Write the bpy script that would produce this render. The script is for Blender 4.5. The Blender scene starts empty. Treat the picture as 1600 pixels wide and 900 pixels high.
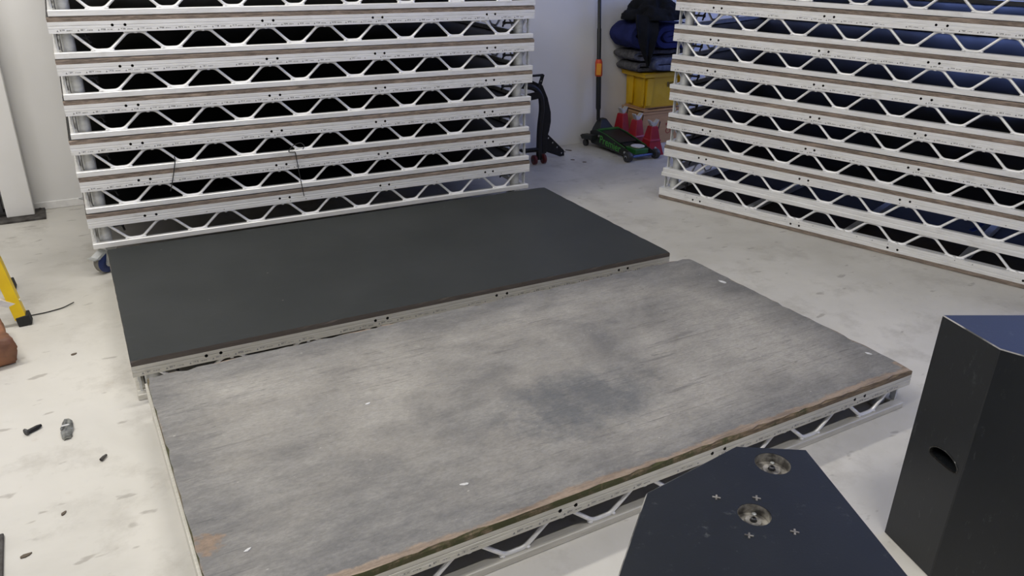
import bpy, bmesh, math, random
from mathutils import Vector, Matrix, noise
random.seed(7)
scene = bpy.context.scene
COL = scene.collection
PI = math.pi

# ------------------------------------------------------------------ camera
cam_d = bpy.data.cameras.new('camera'); cam = bpy.data.objects.new('camera', cam_d); COL.objects.link(cam)
cam_d.sensor_width = 36.0; cam_d.lens = 1230.0 * 36.0 / 1600.0; cam_d.clip_start = 0.02
_r = Vector((0.86806285, -0.49609278, 0.01894338)); _u = Vector((0.18714094, 0.36232487, 0.91307117)); _f = Vector((0.45983167, 0.78905808, -0.40736003))
cam.matrix_world = Matrix(((_r.x, _u.x, -_f.x, -1.307), (_r.y, _u.y, -_f.y, -2.0371), (_r.z, _u.z, -_f.z, 1.5726), (0, 0, 0, 1)))
scene.camera = cam

# ------------------------------------------------------------------ world, lamps, exposure
world = bpy.data.worlds.new('world'); scene.world = world; world.use_nodes = True
bg = world.node_tree.nodes['Background']; bg.inputs[0].default_value = (0.27, 0.39, 1.0, 1); bg.inputs[1].default_value = 2.8
def area(name, loc, sx, sy, power, color, rot=(0, 0, 0)):
    d = bpy.data.lights.new(name, 'AREA'); d.shape = 'RECTANGLE'; d.size = sx; d.size_y = sy; d.energy = power; d.color = color
    o = bpy.data.objects.new(name, d); COL.objects.link(o); o.location = loc; o.rotation_euler = rot
    return o
area('ceiling_tube_or_fill_light', (-2.3, 1.38, 3.35), 1.5, 0.20, 61, (1.0, 0.965, 0.90))
area('ceiling_tube_or_fill_light', (-2.1, -1.0, 3.35), 1.5, 0.20, 39, (1.0, 0.965, 0.90))
area('ceiling_tube_or_fill_light', (-0.35, 1.36, 3.35), 1.5, 0.20, 31, (1.0, 0.965, 0.90))
area('ceiling_tube_or_fill_light', (0.1, -2.1, 3.4), 1.5, 0.20, 44, (1.0, 0.965, 0.90))  # added fill lamp, warms and brightens the near deck's front side
scene.view_settings.view_transform = 'Standard'; scene.view_settings.look = 'None'
scene.view_settings.gamma = 1.0; scene.view_settings.use_curve_mapping = False
scene.view_settings.exposure = 0.05

# ------------------------------------------------------------------ material helpers
def newmat(name):
    m = bpy.data.materials.new(name); m.use_nodes = True
    nt = m.node_tree; b = nt.nodes['Principled BSDF']
    return m, nt, b
def N(nt, typ, **kw):
    n = nt.nodes.new(typ)
    for k, v in kw.items():
        if k.startswith('i_'): n.inputs[k[2:].replace('_', ' ')].default_value = v
        else: setattr(n, k, v)
    return n
def LK(nt, a, b): nt.links.new(a, b)
def coords(nt, stretch=(1, 1, 1), rnd=True):
    tc = N(nt, 'ShaderNodeTexCoord'); mp = N(nt, 'ShaderNodeMapping'); mp.inputs['Scale'].default_value = stretch
    LK(nt, tc.outputs['Object'], mp.inputs['Vector'])
    if rnd:
        oi = N(nt, 'ShaderNodeObjectInfo'); mu = N(nt, 'ShaderNodeMath', operation='MULTIPLY'); mu.inputs[1].default_value = 37.0
        LK(nt, oi.outputs['Random'], mu.inputs[0]); LK(nt, mu.outputs[0], mp.inputs['Location'])
    return mp.outputs[0]
def noise_tex(nt, vec, scale, detail=4, rough=0.55, dist=0.0):
    n = N(nt, 'ShaderNodeTexNoise'); n.inputs['Scale'].default_value = scale; n.inputs['Detail'].default_value = detail
    n.inputs['Roughness'].default_value = rough; n.inputs['Distortion'].default_value = dist
    LK(nt, vec, n.inputs['Vector']); return n.outputs['Fac']
def ramp(nt, fac, stops):
    r = N(nt, 'ShaderNodeValToRGB'); e = r.color_ramp.elements
    e[0].position = stops[0][0]; e[0].color = tuple(stops[0][1]) + (1,)
    e[1].position = stops[1][0]; e[1].color = tuple(stops[1][1]) + (1,)
    for p, c in stops[2:]:
        x = e.new(p); x.color = tuple(c) + (1,)
    LK(nt, fac, r.inputs[0]); return r.outputs[0]
def mix(nt, fac, a, b, mode='MIX'):
    m = N(nt, 'ShaderNodeMix', data_type='RGBA', blend_type=mode)
    if isinstance(fac, (int, float)): m.inputs[0].default_value = fac
    else: LK(nt, fac, m.inputs[0])
    for s, v in ((6, a), (7, b)):
        if isinstance(v, tuple): m.inputs[s].default_value = v + (1,) if len(v) == 3 else v
        else: LK(nt, v, m.inputs[s])
    return m.outputs[2]
def bump(nt, b, h, strength=0.3, dist=0.002):
    n = N(nt, 'ShaderNodeBump'); n.inputs['Strength'].default_value = strength; n.inputs['Distance'].default_value = dist
    LK(nt, h, n.inputs['Height']); LK(nt, n.outputs[0], b.inputs['Normal'])
def math_n(nt, op, a, b=None):
    m = N(nt, 'ShaderNodeMath', operation=op)
    for i, v in enumerate((a, b)):
        if v is None: continue
        if isinstance(v, (int, float)): m.inputs[i].default_value = v
        else: LK(nt, v, m.inputs[i])
    return m.outputs[0]
def simple(name, c1, c2=None, scale=20, rough=0.5, metal=0.0, stretch=(1, 1, 1), bmp=0.0, bscale=None, spec=0.5, lo=0.35, hi=0.65, bdist=0.002):
    m, nt, b = newmat(name); v = coords(nt, stretch)
    if c2 is None: c2 = tuple(x * 0.85 for x in c1)
    f = noise_tex(nt, v, scale); LK(nt, ramp(nt, f, [(lo, c2), (hi, c1)]), b.inputs['Base Color'])
    b.inputs['Roughness'].default_value = rough; b.inputs['Metallic'].default_value = metal; b.inputs['Specular IOR Level'].default_value = spec
    if bmp: bump(nt, b, noise_tex(nt, v, bscale or scale * 3), bmp, bdist)
    return m

# aluminium, weathered
def make_alu(name, c=(0.88, 0.88, 0.87), metal=0.38):
    m, nt, b = newmat(name); v = coords(nt, (3, 30, 30)); v2 = coords(nt, (1, 1, 1))
    f = noise_tex(nt, v, 3, 5, 0.6); col = ramp(nt, f, [(0.25, tuple(x * 0.80 for x in c)), (0.62, c)])
    g = noise_tex(nt, v2, 9, 5, 0.65); dirt = ramp(nt, g, [(0.58, (0, 0, 0)), (0.80, (0.38, 0.38, 0.38))])
    col = mix(nt, dirt, col, (0.42, 0.40, 0.37)); LK(nt, col, b.inputs['Base Color'])
    b.inputs['Metallic'].default_value = metal
    LK(nt, ramp(nt, f, [(0.2, (0.55,) * 3), (0.8, (0.38,) * 3)]), b.inputs['Roughness'])
    bump(nt, b, noise_tex(nt, v, 12), 0.08, 0.001)
    return m
M = {}
M['alu'] = make_alu('weathered_aluminium')
M['alu_rod'] = make_alu('aluminium_rod', (0.92, 0.92, 0.92), 0.35)
M['alu_dull'] = make_alu('dull_aluminium', (0.62, 0.63, 0.62), 0.40)
M['alu_tan'] = make_alu('oxidised_aluminium', (0.62, 0.60, 0.54), 0.30)
M['zinc'] = simple('zinc_plate', (0.66, 0.68, 0.68), (0.48, 0.50, 0.50), 25, 0.35, 0.7)
M['ink'] = simple('printed_ink', (0.24, 0.24, 0.24), rough=0.7)
M['black_metal'] = simple('black_painted_metal', (0.012, 0.012, 0.014), (0.008, 0.008, 0.010), 30, 0.42, spec=0.3)
M['dark_steel'] = simple('dark_steel', (0.05, 0.05, 0.055), rough=0.5, metal=0.3)
M['rubber_and_hole_shade'] = simple('rubber_and_hole_shade', (0.015, 0.015, 0.015), rough=0.8)

# plywood edge, laminated
def make_ply_edge(name, ca, cb, moss=False):
    m, nt, b = newmat(name); v = coords(nt, (1, 1, 1)); vs = coords(nt, (4, 4, 60))
    tc = N(nt, 'ShaderNodeTexCoord'); sx = N(nt, 'ShaderNodeSeparateXYZ'); LK(nt, tc.outputs['Object'], sx.inputs[0])
    w = N(nt, 'ShaderNodeTexWave', wave_type='BANDS', bands_direction='Z'); w.inputs['Scale'].default_value = 62; w.inputs['Distortion'].default_value = 1.5
    w.inputs['Detail'].default_value = 2; w.inputs['Detail Scale'].default_value = 3; LK(nt, v, w.inputs['Vector'])
    f = noise_tex(nt, vs, 5, 5, 0.65)
    col = mix(nt, w.outputs['Fac'], ca, cb)
    col = mix(nt, ramp(nt, f, [(0.40, (0, 0, 0)), (0.62, (0.9,) * 3)]), col, tuple(x * 0.35 for x in cb))
    lt = noise_tex(nt, coords(nt, (3, 3, 20)), 2.2, 6, 0.7); col = mix(nt, ramp(nt, lt, [(0.52, (0, 0, 0)), (0.72, (0.7,) * 3)]), col, tuple(min(1, x * 1.45) for x in ca))
    oi = N(nt, 'ShaderNodeObjectInfo')
    col = mix(nt, math_n(nt, 'MULTIPLY', oi.outputs['Random'], 0.45), col, (0.16, 0.13, 0.11))
    if moss:
        g = noise_tex(nt, coords(nt, (2, 2, 2), False), 4, 6, 0.7); g = math_n(nt, 'SUBTRACT', g, math_n(nt, 'MULTIPLY', math_n(nt, 'MAXIMUM', math_n(nt, 'SUBTRACT', sx.outputs[0], 0.1), 0), 0.28))
        col = mix(nt, ramp(nt, g, [(0.40, (0, 0, 0)), (0.52, (1, 1, 1))]), col, (0.060, 0.062, 0.022))
    LK(nt, col, b.inputs['Base Color']); b.inputs['Roughness'].default_value = 0.85
    bump(nt, b, f, 0.4, 0.002)
    return m
M['ply_edge'] = make_ply_edge('plywood_edge', (0.36, 0.285, 0.225), (0.23, 0.18, 0.145))
M['ply_edge_moss'] = make_ply_edge('mossy_plywood_edge', (0.30, 0.22, 0.13), (0.17, 0.12, 0.07), True)
M['ply_edge_dark'] = make_ply_edge('dark_plywood_edge', (0.055, 0.050, 0.043), (0.035, 0.032, 0.028))
M['ply_under'] = simple('phenolic_underside', (0.030, 0.024, 0.020), (0.018, 0.015, 0.013), 6, 0.6, spec=0.15)
M['ply_black'] = simple('phenolic_black_top', (0.020, 0.020, 0.021), (0.012, 0.012, 0.013), 8, 0.5, spec=0.22)

def make_deck_black():
    m, nt, b = newmat('black_deck_coating'); v = coords(nt, (1, 1, 1), False)
    f = noise_tex(nt, v, 2.2, 6, 0.6); col = ramp(nt, f, [(0.3, (0.020, 0.023, 0.023)), (0.7, (0.031, 0.034, 0.034))])
    s = noise_tex(nt, coords(nt, (2, 14, 1), False), 3, 6, 0.7); col = mix(nt, ramp(nt, s, [(0.60, (0, 0, 0)), (0.85, (0.5,) * 3)]), col, (0.060, 0.060, 0.057))
    vo = N(nt, 'ShaderNodeTexVoronoi'); vo.inputs['Scale'].default_value = 7; LK(nt, v, vo.inputs['Vector'])
    sp = ramp(nt, vo.outputs['Distance'], [(0.015, (0.6,) * 3), (0.035, (0, 0, 0))]); col = mix(nt, sp, col, (0.20, 0.19, 0.17))
    LK(nt, col, b.inputs['Base Color']); b.inputs['Roughness'].default_value = 0.55; b.inputs['Specular IOR Level'].default_value = 0.35
    bump(nt, b, noise_tex(nt, v, 260, 2), 0.25, 0.001)
    return m
M['deck_black'] = make_deck_black()

def make_deck_worn():
    m, nt, b = newmat('worn_grey_deck'); v = coords(nt, (1, 1, 1), False); vx = coords(nt, (1.0, 2.4, 1), False); vf = coords(nt, (1.6, 16, 1), False)
    tc = N(nt, 'ShaderNodeTexCoord'); sx = N(nt, 'ShaderNodeSeparateXYZ'); LK(nt, tc.outputs['Object'], sx.inputs[0]); X, Y = sx.outputs[0], sx.outputs[1]
    big = noise_tex(nt, v, 1.7, 6, 0.62, 0.4)
    col = ramp(nt, big, [(0.32, (0.150, 0.147, 0.143)), (0.50, (0.252, 0.240, 0.219)), (0.66, (0.350, 0.334, 0.302))])
    # trampled pale centre, dark less-worn border
    ax = math_n(nt, 'ABSOLUTE', X); ay = math_n(nt, 'ABSOLUTE', Y)
    ex = math_n(nt, 'SUBTRACT', 1.22, ax); ey = math_n(nt, 'SUBTRACT', 0.61, ay); ed = math_n(nt, 'MINIMUM', ex, ey)
    wob = math_n(nt, 'MULTIPLY', math_n(nt, 'SUBTRACT', noise_tex(nt, vx, 2.6, 6, 0.7), 0.5), 0.42)
    ed2 = math_n(nt, 'ADD', ed, wob)
    border = ramp(nt, ed2, [(0.02, (0.80,) * 3), (0.24, (0, 0, 0))]); col = mix(nt, border, col, (0.118, 0.118, 0.120))
    # cloudy mottling
    mot = noise_tex(nt, vx, 4.5, 10, 0.75); col = mix(nt, ramp(nt, mot, [(0.45, (0, 0, 0)), (0.75, (0.55,) * 3)]), col, (0.37, 0.36, 0.335))
    mot2 = noise_tex(nt, coords(nt, (1.2, 2.6, 3), False), 4, 9, 0.75); col = mix(nt, ramp(nt, mot2, [(0.50, (0, 0, 0)), (0.78, (0.65,) * 3)]), col, (0.115, 0.113, 0.112))
    # long dark scuffs along the grain
    sc = noise_tex(nt, vf, 1.5, 5, 0.6); col = mix(nt, ramp(nt, sc, [(0.63, (0, 0, 0)), (0.70, (0.5,) * 3)]), col, (0.115, 0.112, 0.11))
    # bluish-dark scraped blotch
    dx = math_n(nt, 'MULTIPLY', math_n(nt, 'SUBTRACT', X, 0.02), 2.6); dy = math_n(nt, 'MULTIPLY', math_n(nt, 'SUBTRACT', Y, -0.22), 4.6)
    rr = math_n(nt, 'ADD', math_n(nt, 'MULTIPLY', dx, dx), math_n(nt, 'MULTIPLY', dy, dy))
    rr = math_n(nt, 'ADD', rr, math_n(nt, 'MULTIPLY', math_n(nt, 'SUBTRACT', noise_tex(nt, v, 9, 7, 0.75), 0.5), 2.4))
    col = mix(nt, ramp(nt, rr, [(0.05, (0.75,) * 3), (0.85, (0, 0, 0))]), col, (0.10, 0.107, 0.115))
    # exposed brown wood along the worn edges
    en = math_n(nt, 'ADD', ed, math_n(nt, 'MULTIPLY', math_n(nt, 'SUBTRACT', noise_tex(nt, v, 6, 6, 0.7), 0.5), 0.075))
    
    en = math_n(nt, 'ADD', en, math_n(nt, 'MULTIPLY', math_n(nt, 'GREATER_THAN', Y, -0.54), 0.022))
    brown = ramp(nt, en, [(0.020, (0.9, 0.9, 0.9)), (0.028, (0, 0, 0))])
    wood = ramp(nt, noise_tex(nt, vf, 4, 5), [(0.3, (0.17, 0.125, 0.09)), (0.7, (0.36, 0.275, 0.205))])
    col = mix(nt, brown, col, wood)
    # chip by the near left corner
    dx = math_n(nt, 'MULTIPLY', math_n(nt, 'SUBTRACT', X, -1.19), 12); dy = math_n(nt, 'MULTIPLY', math_n(nt, 'SUBTRACT', Y, -0.33), 12)
    rr = math_n(nt, 'ADD', math_n(nt, 'ADD', math_n(nt, 'MULTIPLY', dx, dx), math_n(nt, 'MULTIPLY', dy, dy)), math_n(nt, 'MULTIPLY', math_n(nt, 'SUBTRACT', noise_tex(nt, v, 30, 4), 0.5), 1.6))
    col = mix(nt, ramp(nt, rr, [(0.10, (0.85,) * 3), (0.35, (0, 0, 0))]), col, mix(nt, noise_tex(nt, v, 45, 5, 0.7), (0.10, 0.075, 0.055), (0.36, 0.25, 0.17)))
    # fine grain and hairline scratches
    fine = noise_tex(nt, coords(nt, (1, 2.2, 1), False), 55, 6, 0.8); col = mix(nt, 0.55, col, ramp(nt, fine, [(0.28, (0.30,) * 3), (0.72, (0.72,) * 3)]), 'OVERLAY')
    ln = noise_tex(nt, coords(nt, (0.5, 26, 1), False), 2.2, 4, 0.55, 0.6); lk = noise_tex(nt, v, 1.6, 3); lm = math_n(nt, 'MULTIPLY', math_n(nt, 'LESS_THAN', math_n(nt, 'ABSOLUTE', math_n(nt, 'SUBTRACT', ln, 0.5)), 0.006), math_n(nt, 'GREATER_THAN', lk, 0.50))
    col = mix(nt, math_n(nt, 'MULTIPLY', lm, 0.55), col, (0.08, 0.078, 0.076))
    sw = noise_tex(nt, coords(nt, (1, 1.3, 1), False), 14, 9, 0.8); col = mix(nt, ramp(nt, sw, [(0.60, (0, 0, 0)), (0.74, (0.45,) * 3)]), col, (0.42, 0.41, 0.385))
    # pale nicks
    vo = N(nt, 'ShaderNodeTexVoronoi'); vo.inputs['Scale'].default_value = 16; LK(nt, coords(nt, (0.6, 1.3, 1), False), vo.inputs['Vector'])
    col = mix(nt, ramp(nt, vo.outputs['Distance'], [(0.02, (0.7,) * 3), (0.05, (0, 0, 0))]), col, (0.55, 0.53, 0.49))
    LK(nt, col, b.inputs['Base Color']); b.inputs['Roughness'].default_value = 0.50; b.inputs['Specular IOR Level'].default_value = 0.4
    bump(nt, b, math_n(nt, 'ADD', mot, noise_tex(nt, v, 90, 3)), 0.25, 0.0015)
    return m
M['deck_worn'] = make_deck_worn()

def make_floor():
    m, nt, b = newmat('concrete_floor'); v = coords(nt, (1, 1, 1), False)
    f = noise_tex(nt, v, 0.9, 7, 0.62, 0.3); col = ramp(nt, f, [(0.30, (0.43, 0.415, 0.375)), (0.52, (0.56, 0.545, 0.505)), (0.70, (0.64, 0.62, 0.575))])
    g = noise_tex(nt, v, 3.4, 7, 0.68); col = mix(nt, ramp(nt, g, [(0.52, (0, 0, 0)), (0.74, (0.75,) * 3)]), col, (0.35, 0.33, 0.295))
    h = noise_tex(nt, coords(nt, (5, 11, 1), False), 1.6, 3, 0.5); col = mix(nt, ramp(nt, h, [(0.66, (0, 0, 0)), (0.71, (0.6,) * 3)]), col, (0.27, 0.25, 0.225))
    vo = N(nt, 'ShaderNodeTexVoronoi'); vo.inputs['Scale'].default_value = 4.5; vo.inputs['Randomness'].default_value = 1; LK(nt, v, vo.inputs['Vector'])
    col = mix(nt, ramp(nt, vo.outputs['Distance'], [(0.03, (0.5,) * 3), (0.07, (0, 0, 0))]), col, (0.27, 0.25, 0.22))
    k = noise_tex(nt, v, 11, 5, 0.7); col = mix(nt, ramp(nt, k, [(0.64, (0, 0, 0)), (0.75, (0.35,) * 3)]), col, (0.42, 0.36, 0.30))
    LK(nt, col, b.inputs['Base Color'])
    LK(nt, ramp(nt, g, [(0.3, (0.42,) * 3), (0.8, (0.68,) * 3)]), b.inputs['Roughness']); b.inputs['Specular IOR Level'].default_value = 0.4
    bump(nt, b, noise_tex(nt, v, 40, 6), 0.12, 0.002)
    return m
M['floor'] = make_floor()
M['wall'] = simple('painted_wall', (0.74, 0.735, 0.725), (0.70, 0.695, 0.685), 2.0, 0.6, bmp=0.05, bscale=60)
M['trim'] = simple('painted_trim', (0.78, 0.775, 0.765), rough=0.45)
M['ceil'] = simple('ceiling_paint', (0.70, 0.70, 0.69), rough=0.8)

def make_speaker():
    m, nt, b = newmat('speaker_cabinet_paint'); v = coords(nt, (1, 1, 1), True)
    f = noise_tex(nt, v, 3, 6, 0.65); col = ramp(nt, f, [(0.3, (0.009, 0.011, 0.014)), (0.7, (0.014, 0.016, 0.019))])
    s = noise_tex(nt, coords(nt, (9, 9, 3), True), 4, 8, 0.78); col = mix(nt, ramp(nt, s, [(0.60, (0, 0, 0)), (0.75, (0.5,) * 3)]), col, (0.13, 0.14, 0.14))
    LK(nt, col, b.inputs['Base Color']); b.inputs['Roughness'].default_value = 0.36; b.inputs['Specular IOR Level'].default_value = 0.4
    bump(nt, b, noise_tex(nt, v, 180, 3), 0.15, 0.001)
    return m
M['speaker'] = make_speaker()
M['worn_edge'] = simple('worn_cabinet_edge', (0.30, 0.29, 0.28), (0.05, 0.05, 0.05), 14, 0.6, lo=0.40, hi=0.55)
M['gloss_black'] = simple('glossy_black_plastic', (0.02, 0.02, 0.02), rough=0.12)
M['cup'] = simple('worn_metal_cup', (0.40, 0.38, 0.34), (0.07, 0.065, 0.06), 45, 0.45, 0.35)

# ------------------------------------------------------------------ mesh helpers
class MB:
    def __init__(s): s.v = []; s.f = []; s.m = []
    def add(s, vs, fs, mi=0):
        o = len(s.v); s.v += [tuple(p) for p in vs]; s.f += [tuple(i + o for i in f) for f in fs]; s.m += [mi] * len(fs)
        return s
    def box(s, x0, x1, y0, y1, z0, z1, mi=0, fm=None):
        vs = [(x0, y0, z0), (x1, y0, z0), (x1, y1, z0), (x0, y1, z0), (x0, y0, z1), (x1, y0, z1), (x1, y1, z1), (x0, y1, z1)]
        fs = [(0, 3, 2, 1), (4, 5, 6, 7), (0, 1, 5, 4), (1, 2, 6, 5), (2, 3, 7, 6), (3, 0, 4, 7)]
        o = len(s.v); s.v += vs; s.f += [tuple(i + o for i in f) for f in fs]; s.m += fm if fm else [mi] * 6
        return s
    def bar(s, a, b, w, h, mi=0, up=(0, 0, 1)):
        a = Vector(a); b = Vector(b); d = (b - a).normalized(); u = Vector(up); r = d.cross(u)
        if r.length < 1e-4: r = d.cross(Vector((1, 0, 0)))
        r.normalize(); u = r.cross(d); vs = []
        for p in (a, b):
            for q in ((-1, -1), (1, -1), (1, 1), (-1, 1)): vs.append(p + r * q[0] * w / 2 + u * q[1] * h / 2)
        return s.add(vs, [(3, 2, 1, 0), (4, 5, 6, 7), (0, 1, 5, 4), (1, 2, 6, 5), (2, 3, 7, 6), (3, 0, 4, 7)], mi)
    def tube(s, pts, r, n=8, mi=0, cap=True):
        pts = [Vector(p) for p in pts]; rs = r if isinstance(r, (list, tuple)) else [r] * len(pts)
        d0 = (pts[1] - pts[0]).normalized(); up = Vector((0, 0, 1)) if abs(d0.z) < 0.9 else Vector((1, 0, 0))
        x = d0.cross(up).normalized(); vs = []; fs = []
        for i, p in enumerate(pts):
            if i == 0: d = pts[1] - pts[0]
            elif i == len(pts) - 1: d = pts[-1] - pts[-2]
            else: d = (pts[i + 1] - p).normalized() + (p - pts[i - 1]).normalized()
            d.normalize(); x = (x - d * x.dot(d)).normalized(); y = d.cross(x)
            for k in range(n):
                a = 2 * PI * k / n; vs.append(p + (x * math.cos(a) + y * math.sin(a)) * rs[i])
        for i in range(len(pts) - 1):
            for k in range(n): fs.append((i * n + k, i * n + (k + 1) % n, (i + 1) * n + (k + 1) % n, (i + 1) * n + k))
        if cap: fs += [tuple(range(n))[::-1], tuple((len(pts) - 1) * n + k for k in range(n))]
        return s.add(vs, fs, mi)
    def prism(s, poly, z0, z1, mi=0):
        n = len(poly); vs = [(x, y, z0) for x, y in poly] + [(x, y, z1) for x, y in poly]
        fs = [tuple(range(n))[::-1], tuple(range(n, 2 * n))] + [(i, (i + 1) % n, n + (i + 1) % n, n + i) for i in range(n)]
        return s.add(vs, fs, mi)
    def extrude(s, poly, o, ax, ay, az, mi=0):
        """poly in the (ax, ay) plane at o, pushed along az"""
        o, ax, ay, az = map(Vector, (o, ax, ay, az)); n = len(poly)
        vs = [o + ax * x + ay * y for x, y in poly]; vs += [p + az for p in vs]
        fs = [tuple(range(n))[::-1], tuple(range(n, 2 * n))] + [(i, (i + 1) % n, n + (i + 1) % n, n + i) for i in range(n)]
        return s.add(vs, fs, mi)
    def lathe(s, prof, o=(0, 0, 0), n=20, axis='Z', mi=0, caps=True):
        o = Vector(o); vs = []; fs = []
        for r, h in prof:
            for k in range(n):
                a = 2 * PI * k / n; c, q = r * math.cos(a), r * math.sin(a)
                vs.append(o + Vector({'Z': (c, q, h), 'X': (h, c, q), 'Y': (q, h, c)}[axis]))
        for i in range(len(prof) - 1):
            for k in range(n): fs.append((i * n + k, i * n + (k + 1) % n, (i + 1) * n + (k + 1) % n, (i + 1) * n + k))
        if caps: fs += [tuple(range(n))[::-1], tuple((len(prof) - 1) * n + k for k in range(n))]
        return s.add(vs, fs, mi)
    def mesh(s, name, mats, smooth=False, bevel=0, fix=True):
        me = bpy.data.meshes.new(name); me.from_pydata(s.v, [], s.f); me.update()
        for m in (mats if isinstance(mats, (list, tuple)) else [mats]): me.materials.append(m)
        me.polygons.foreach_set('material_index', s.m)
        if fix or bevel:
            b = bmesh.new(); b.from_mesh(me)
            if bevel:
                es = [e for e in b.edges if len(e.link_faces) == 2 and e.calc_face_angle(0) > 0.5]
                bmesh.ops.bevel(b, geom=es, offset=bevel, segments=2 if bevel > 0.004 else 1, affect='EDGES', profile=0.6)
            bmesh.ops.recalc_face_normals(b, faces=b.faces); b.to_mesh(me); b.free()
        if smooth: shade(me)
        return me
    def build(s, name, mats, parent=None, smooth=False, bevel=0, fix=True):
        return link(name, s.mesh(name, mats, smooth, bevel, fix), parent)
def shade(me, ang=0.7):
    me.polygons.foreach_set('use_smooth', [True] * len(me.polygons)); me.update()
    b = bmesh.new(); b.from_mesh(me)
    for e in b.edges: e.smooth = not (len(e.link_faces) == 2 and e.calc_face_angle(0) > ang)
    b.to_mesh(me); b.free()
def link(name, data, parent=None):
    o = bpy.data.objects.new(name, data); COL.objects.link(o)
    if parent: o.parent = parent
    return o
def thing(name, label, cat, loc=(0, 0, 0), rz=0, group=None):
    o = link(name, None); o.location = loc; o.rotation_euler = (0, 0, rz); o.empty_display_size = 0.1
    return tag(o, label, cat, group)
def tag(o, label, cat, group=None):
    o['label'] = label; o['category'] = cat
    if group: o['group'] = group
    return o
def struct(o):
    o['kind'] = 'structure'; return o
def bool_diff(me, cut):
    a = link('tmp_a', me); c = link('tmp_c', cut); md = a.modifiers.new('b', 'BOOLEAN'); md.operation = 'DIFFERENCE'; md.object = c; md.solver = 'EXACT'; md.material_mode = 'TRANSFER'
    dg = bpy.context.evaluated_depsgraph_get(); r = bpy.data.meshes.new_from_object(a.evaluated_get(dg))
    bpy.data.objects.remove(a); bpy.data.objects.remove(c); return r
def text_mesh(body, size, extrude, mat):
    c = bpy.data.curves.new('t', 'FONT'); c.body = body; c.size = size; c.extrude = extrude; c.resolution_u = 2
    o = link('tmp_t', c); dg = bpy.context.evaluated_depsgraph_get(); me = bpy.data.meshes.new_from_object(o.evaluated_get(dg))
    bpy.data.objects.remove(o); me.materials.clear(); me.materials.append(mat); return me
def round_path(pts, r, n=4):
    pts = [Vector(p) for p in pts]; out = [pts[0]]
    for i in range(1, len(pts) - 1):
        a, b, c = pts[i - 1], pts[i], pts[i + 1]; t = min(r, (a - b).length * 0.45, (c - b).length * 0.45)
        p0 = b + (a - b).normalized() * t; p1 = b + (c - b).normalized() * t
        for k in range(n + 1):
            q = k / n; out.append(p0 * (1 - q) ** 2 + b * 2 * q * (1 - q) + p1 * q ** 2)
    return out + [pts[-1]]

# ------------------------------------------------------------------ room
b = MB().box(-4.5, 6.5, -4.5, 3.5, -0.1, 0.0); struct(b.build('floor', M['floor']))['label'] = 'pale stained concrete floor'
b = MB().box(-4.5, 6.5, 3.345, 3.5, 0.0, 3.6); struct(b.build('wall_back', M['wall']))
b = MB().box(-4.65, -4.5, -4.5, 3.5, 0.0, 3.6); struct(b.build('wall_left', M['wall']))
b = MB().box(-4.65, 6.65, -4.65, -4.5, 0.0, 3.6); struct(b.build('wall_front', M['wall']))
# right wall with a high strip window open to the sky
b = MB().box(6.5, 6.65, -4.5, 3.5, 0.0, 1.2).box(6.5, 6.65, -4.5, 3.5, 3.56, 3.6).box(6.5, 6.65, -4.5, -3.5, 1.2, 3.56).box(6.5, 6.65, 3.2, 3.5, 1.2, 3.56); struct(b.build('wall_right', M['wall']))
b = MB()
for y in (-3.5, -1.83, -0.16, 1.51, 3.14): b.box(6.53, 6.60, y, y + 0.06, 1.2, 3.56)
b.box(6.53, 6.60, -3.5, 3.2, 1.2, 1.26).box(6.53, 6.60, -3.5, 3.2, 3.50, 3.56); struct(b.build('window_1', M['trim']))
b = MB().box(-4.65, 6.65, -4.5, 3.5, 3.6, 3.7); struct(b.build('ceiling', M['ceil']))
b = MB().box(-1.545, 1.15, 3.333, 3.345, 0.0, 0.048); struct(b.build('baseboard_back', M['trim'], bevel=0.003))

# steel column and base plate
t = thing('steel_column', 'white painted box column on a dark base plate by the back wall', 'column', (-1.605, 3.26, 0))
MB().box(-0.072, 0.072, -0.05, 0.075, 0.014, 3.585).build('shaft', M['wall'], t, bevel=0.004)
M['rusty'] = simple('rusty_plate', (0.10, 0.095, 0.09), (0.035, 0.03, 0.028), 22, 0.75, 0.2, bmp=0.3)
p = MB().box(-0.16, 0.125, -0.125, 0.083, 0, 0.014).build('base_plate', M['rusty'], t, bevel=0.002)
for x, y in ((0.100, 0.05), (-0.12, -0.09)):
    MB().lathe([(0.009, 0.014), (0.009, 0.019), (0.005, 0.019), (0.005, 0.022)], (x, y, 0), 6).build('anchor_bolt', M['rusty'], p)
# dark cupboard edge left of the column
t = thing('dark_post', 'dark grey upright tucked behind the left of the white column', 'post', (-1.742, 3.297, 0.0142))
MB().box(-0.05, 0.05, -0.03, 0.03, 0, 0.40).build('upright', M['dark_steel'], t, bevel=0.003)
MB().box(-0.065, 0.065, -0.045, 0.045, 0, 0.02).build('foot', M['rubber_and_hole_shade'], t, bevel=0.003)

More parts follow.
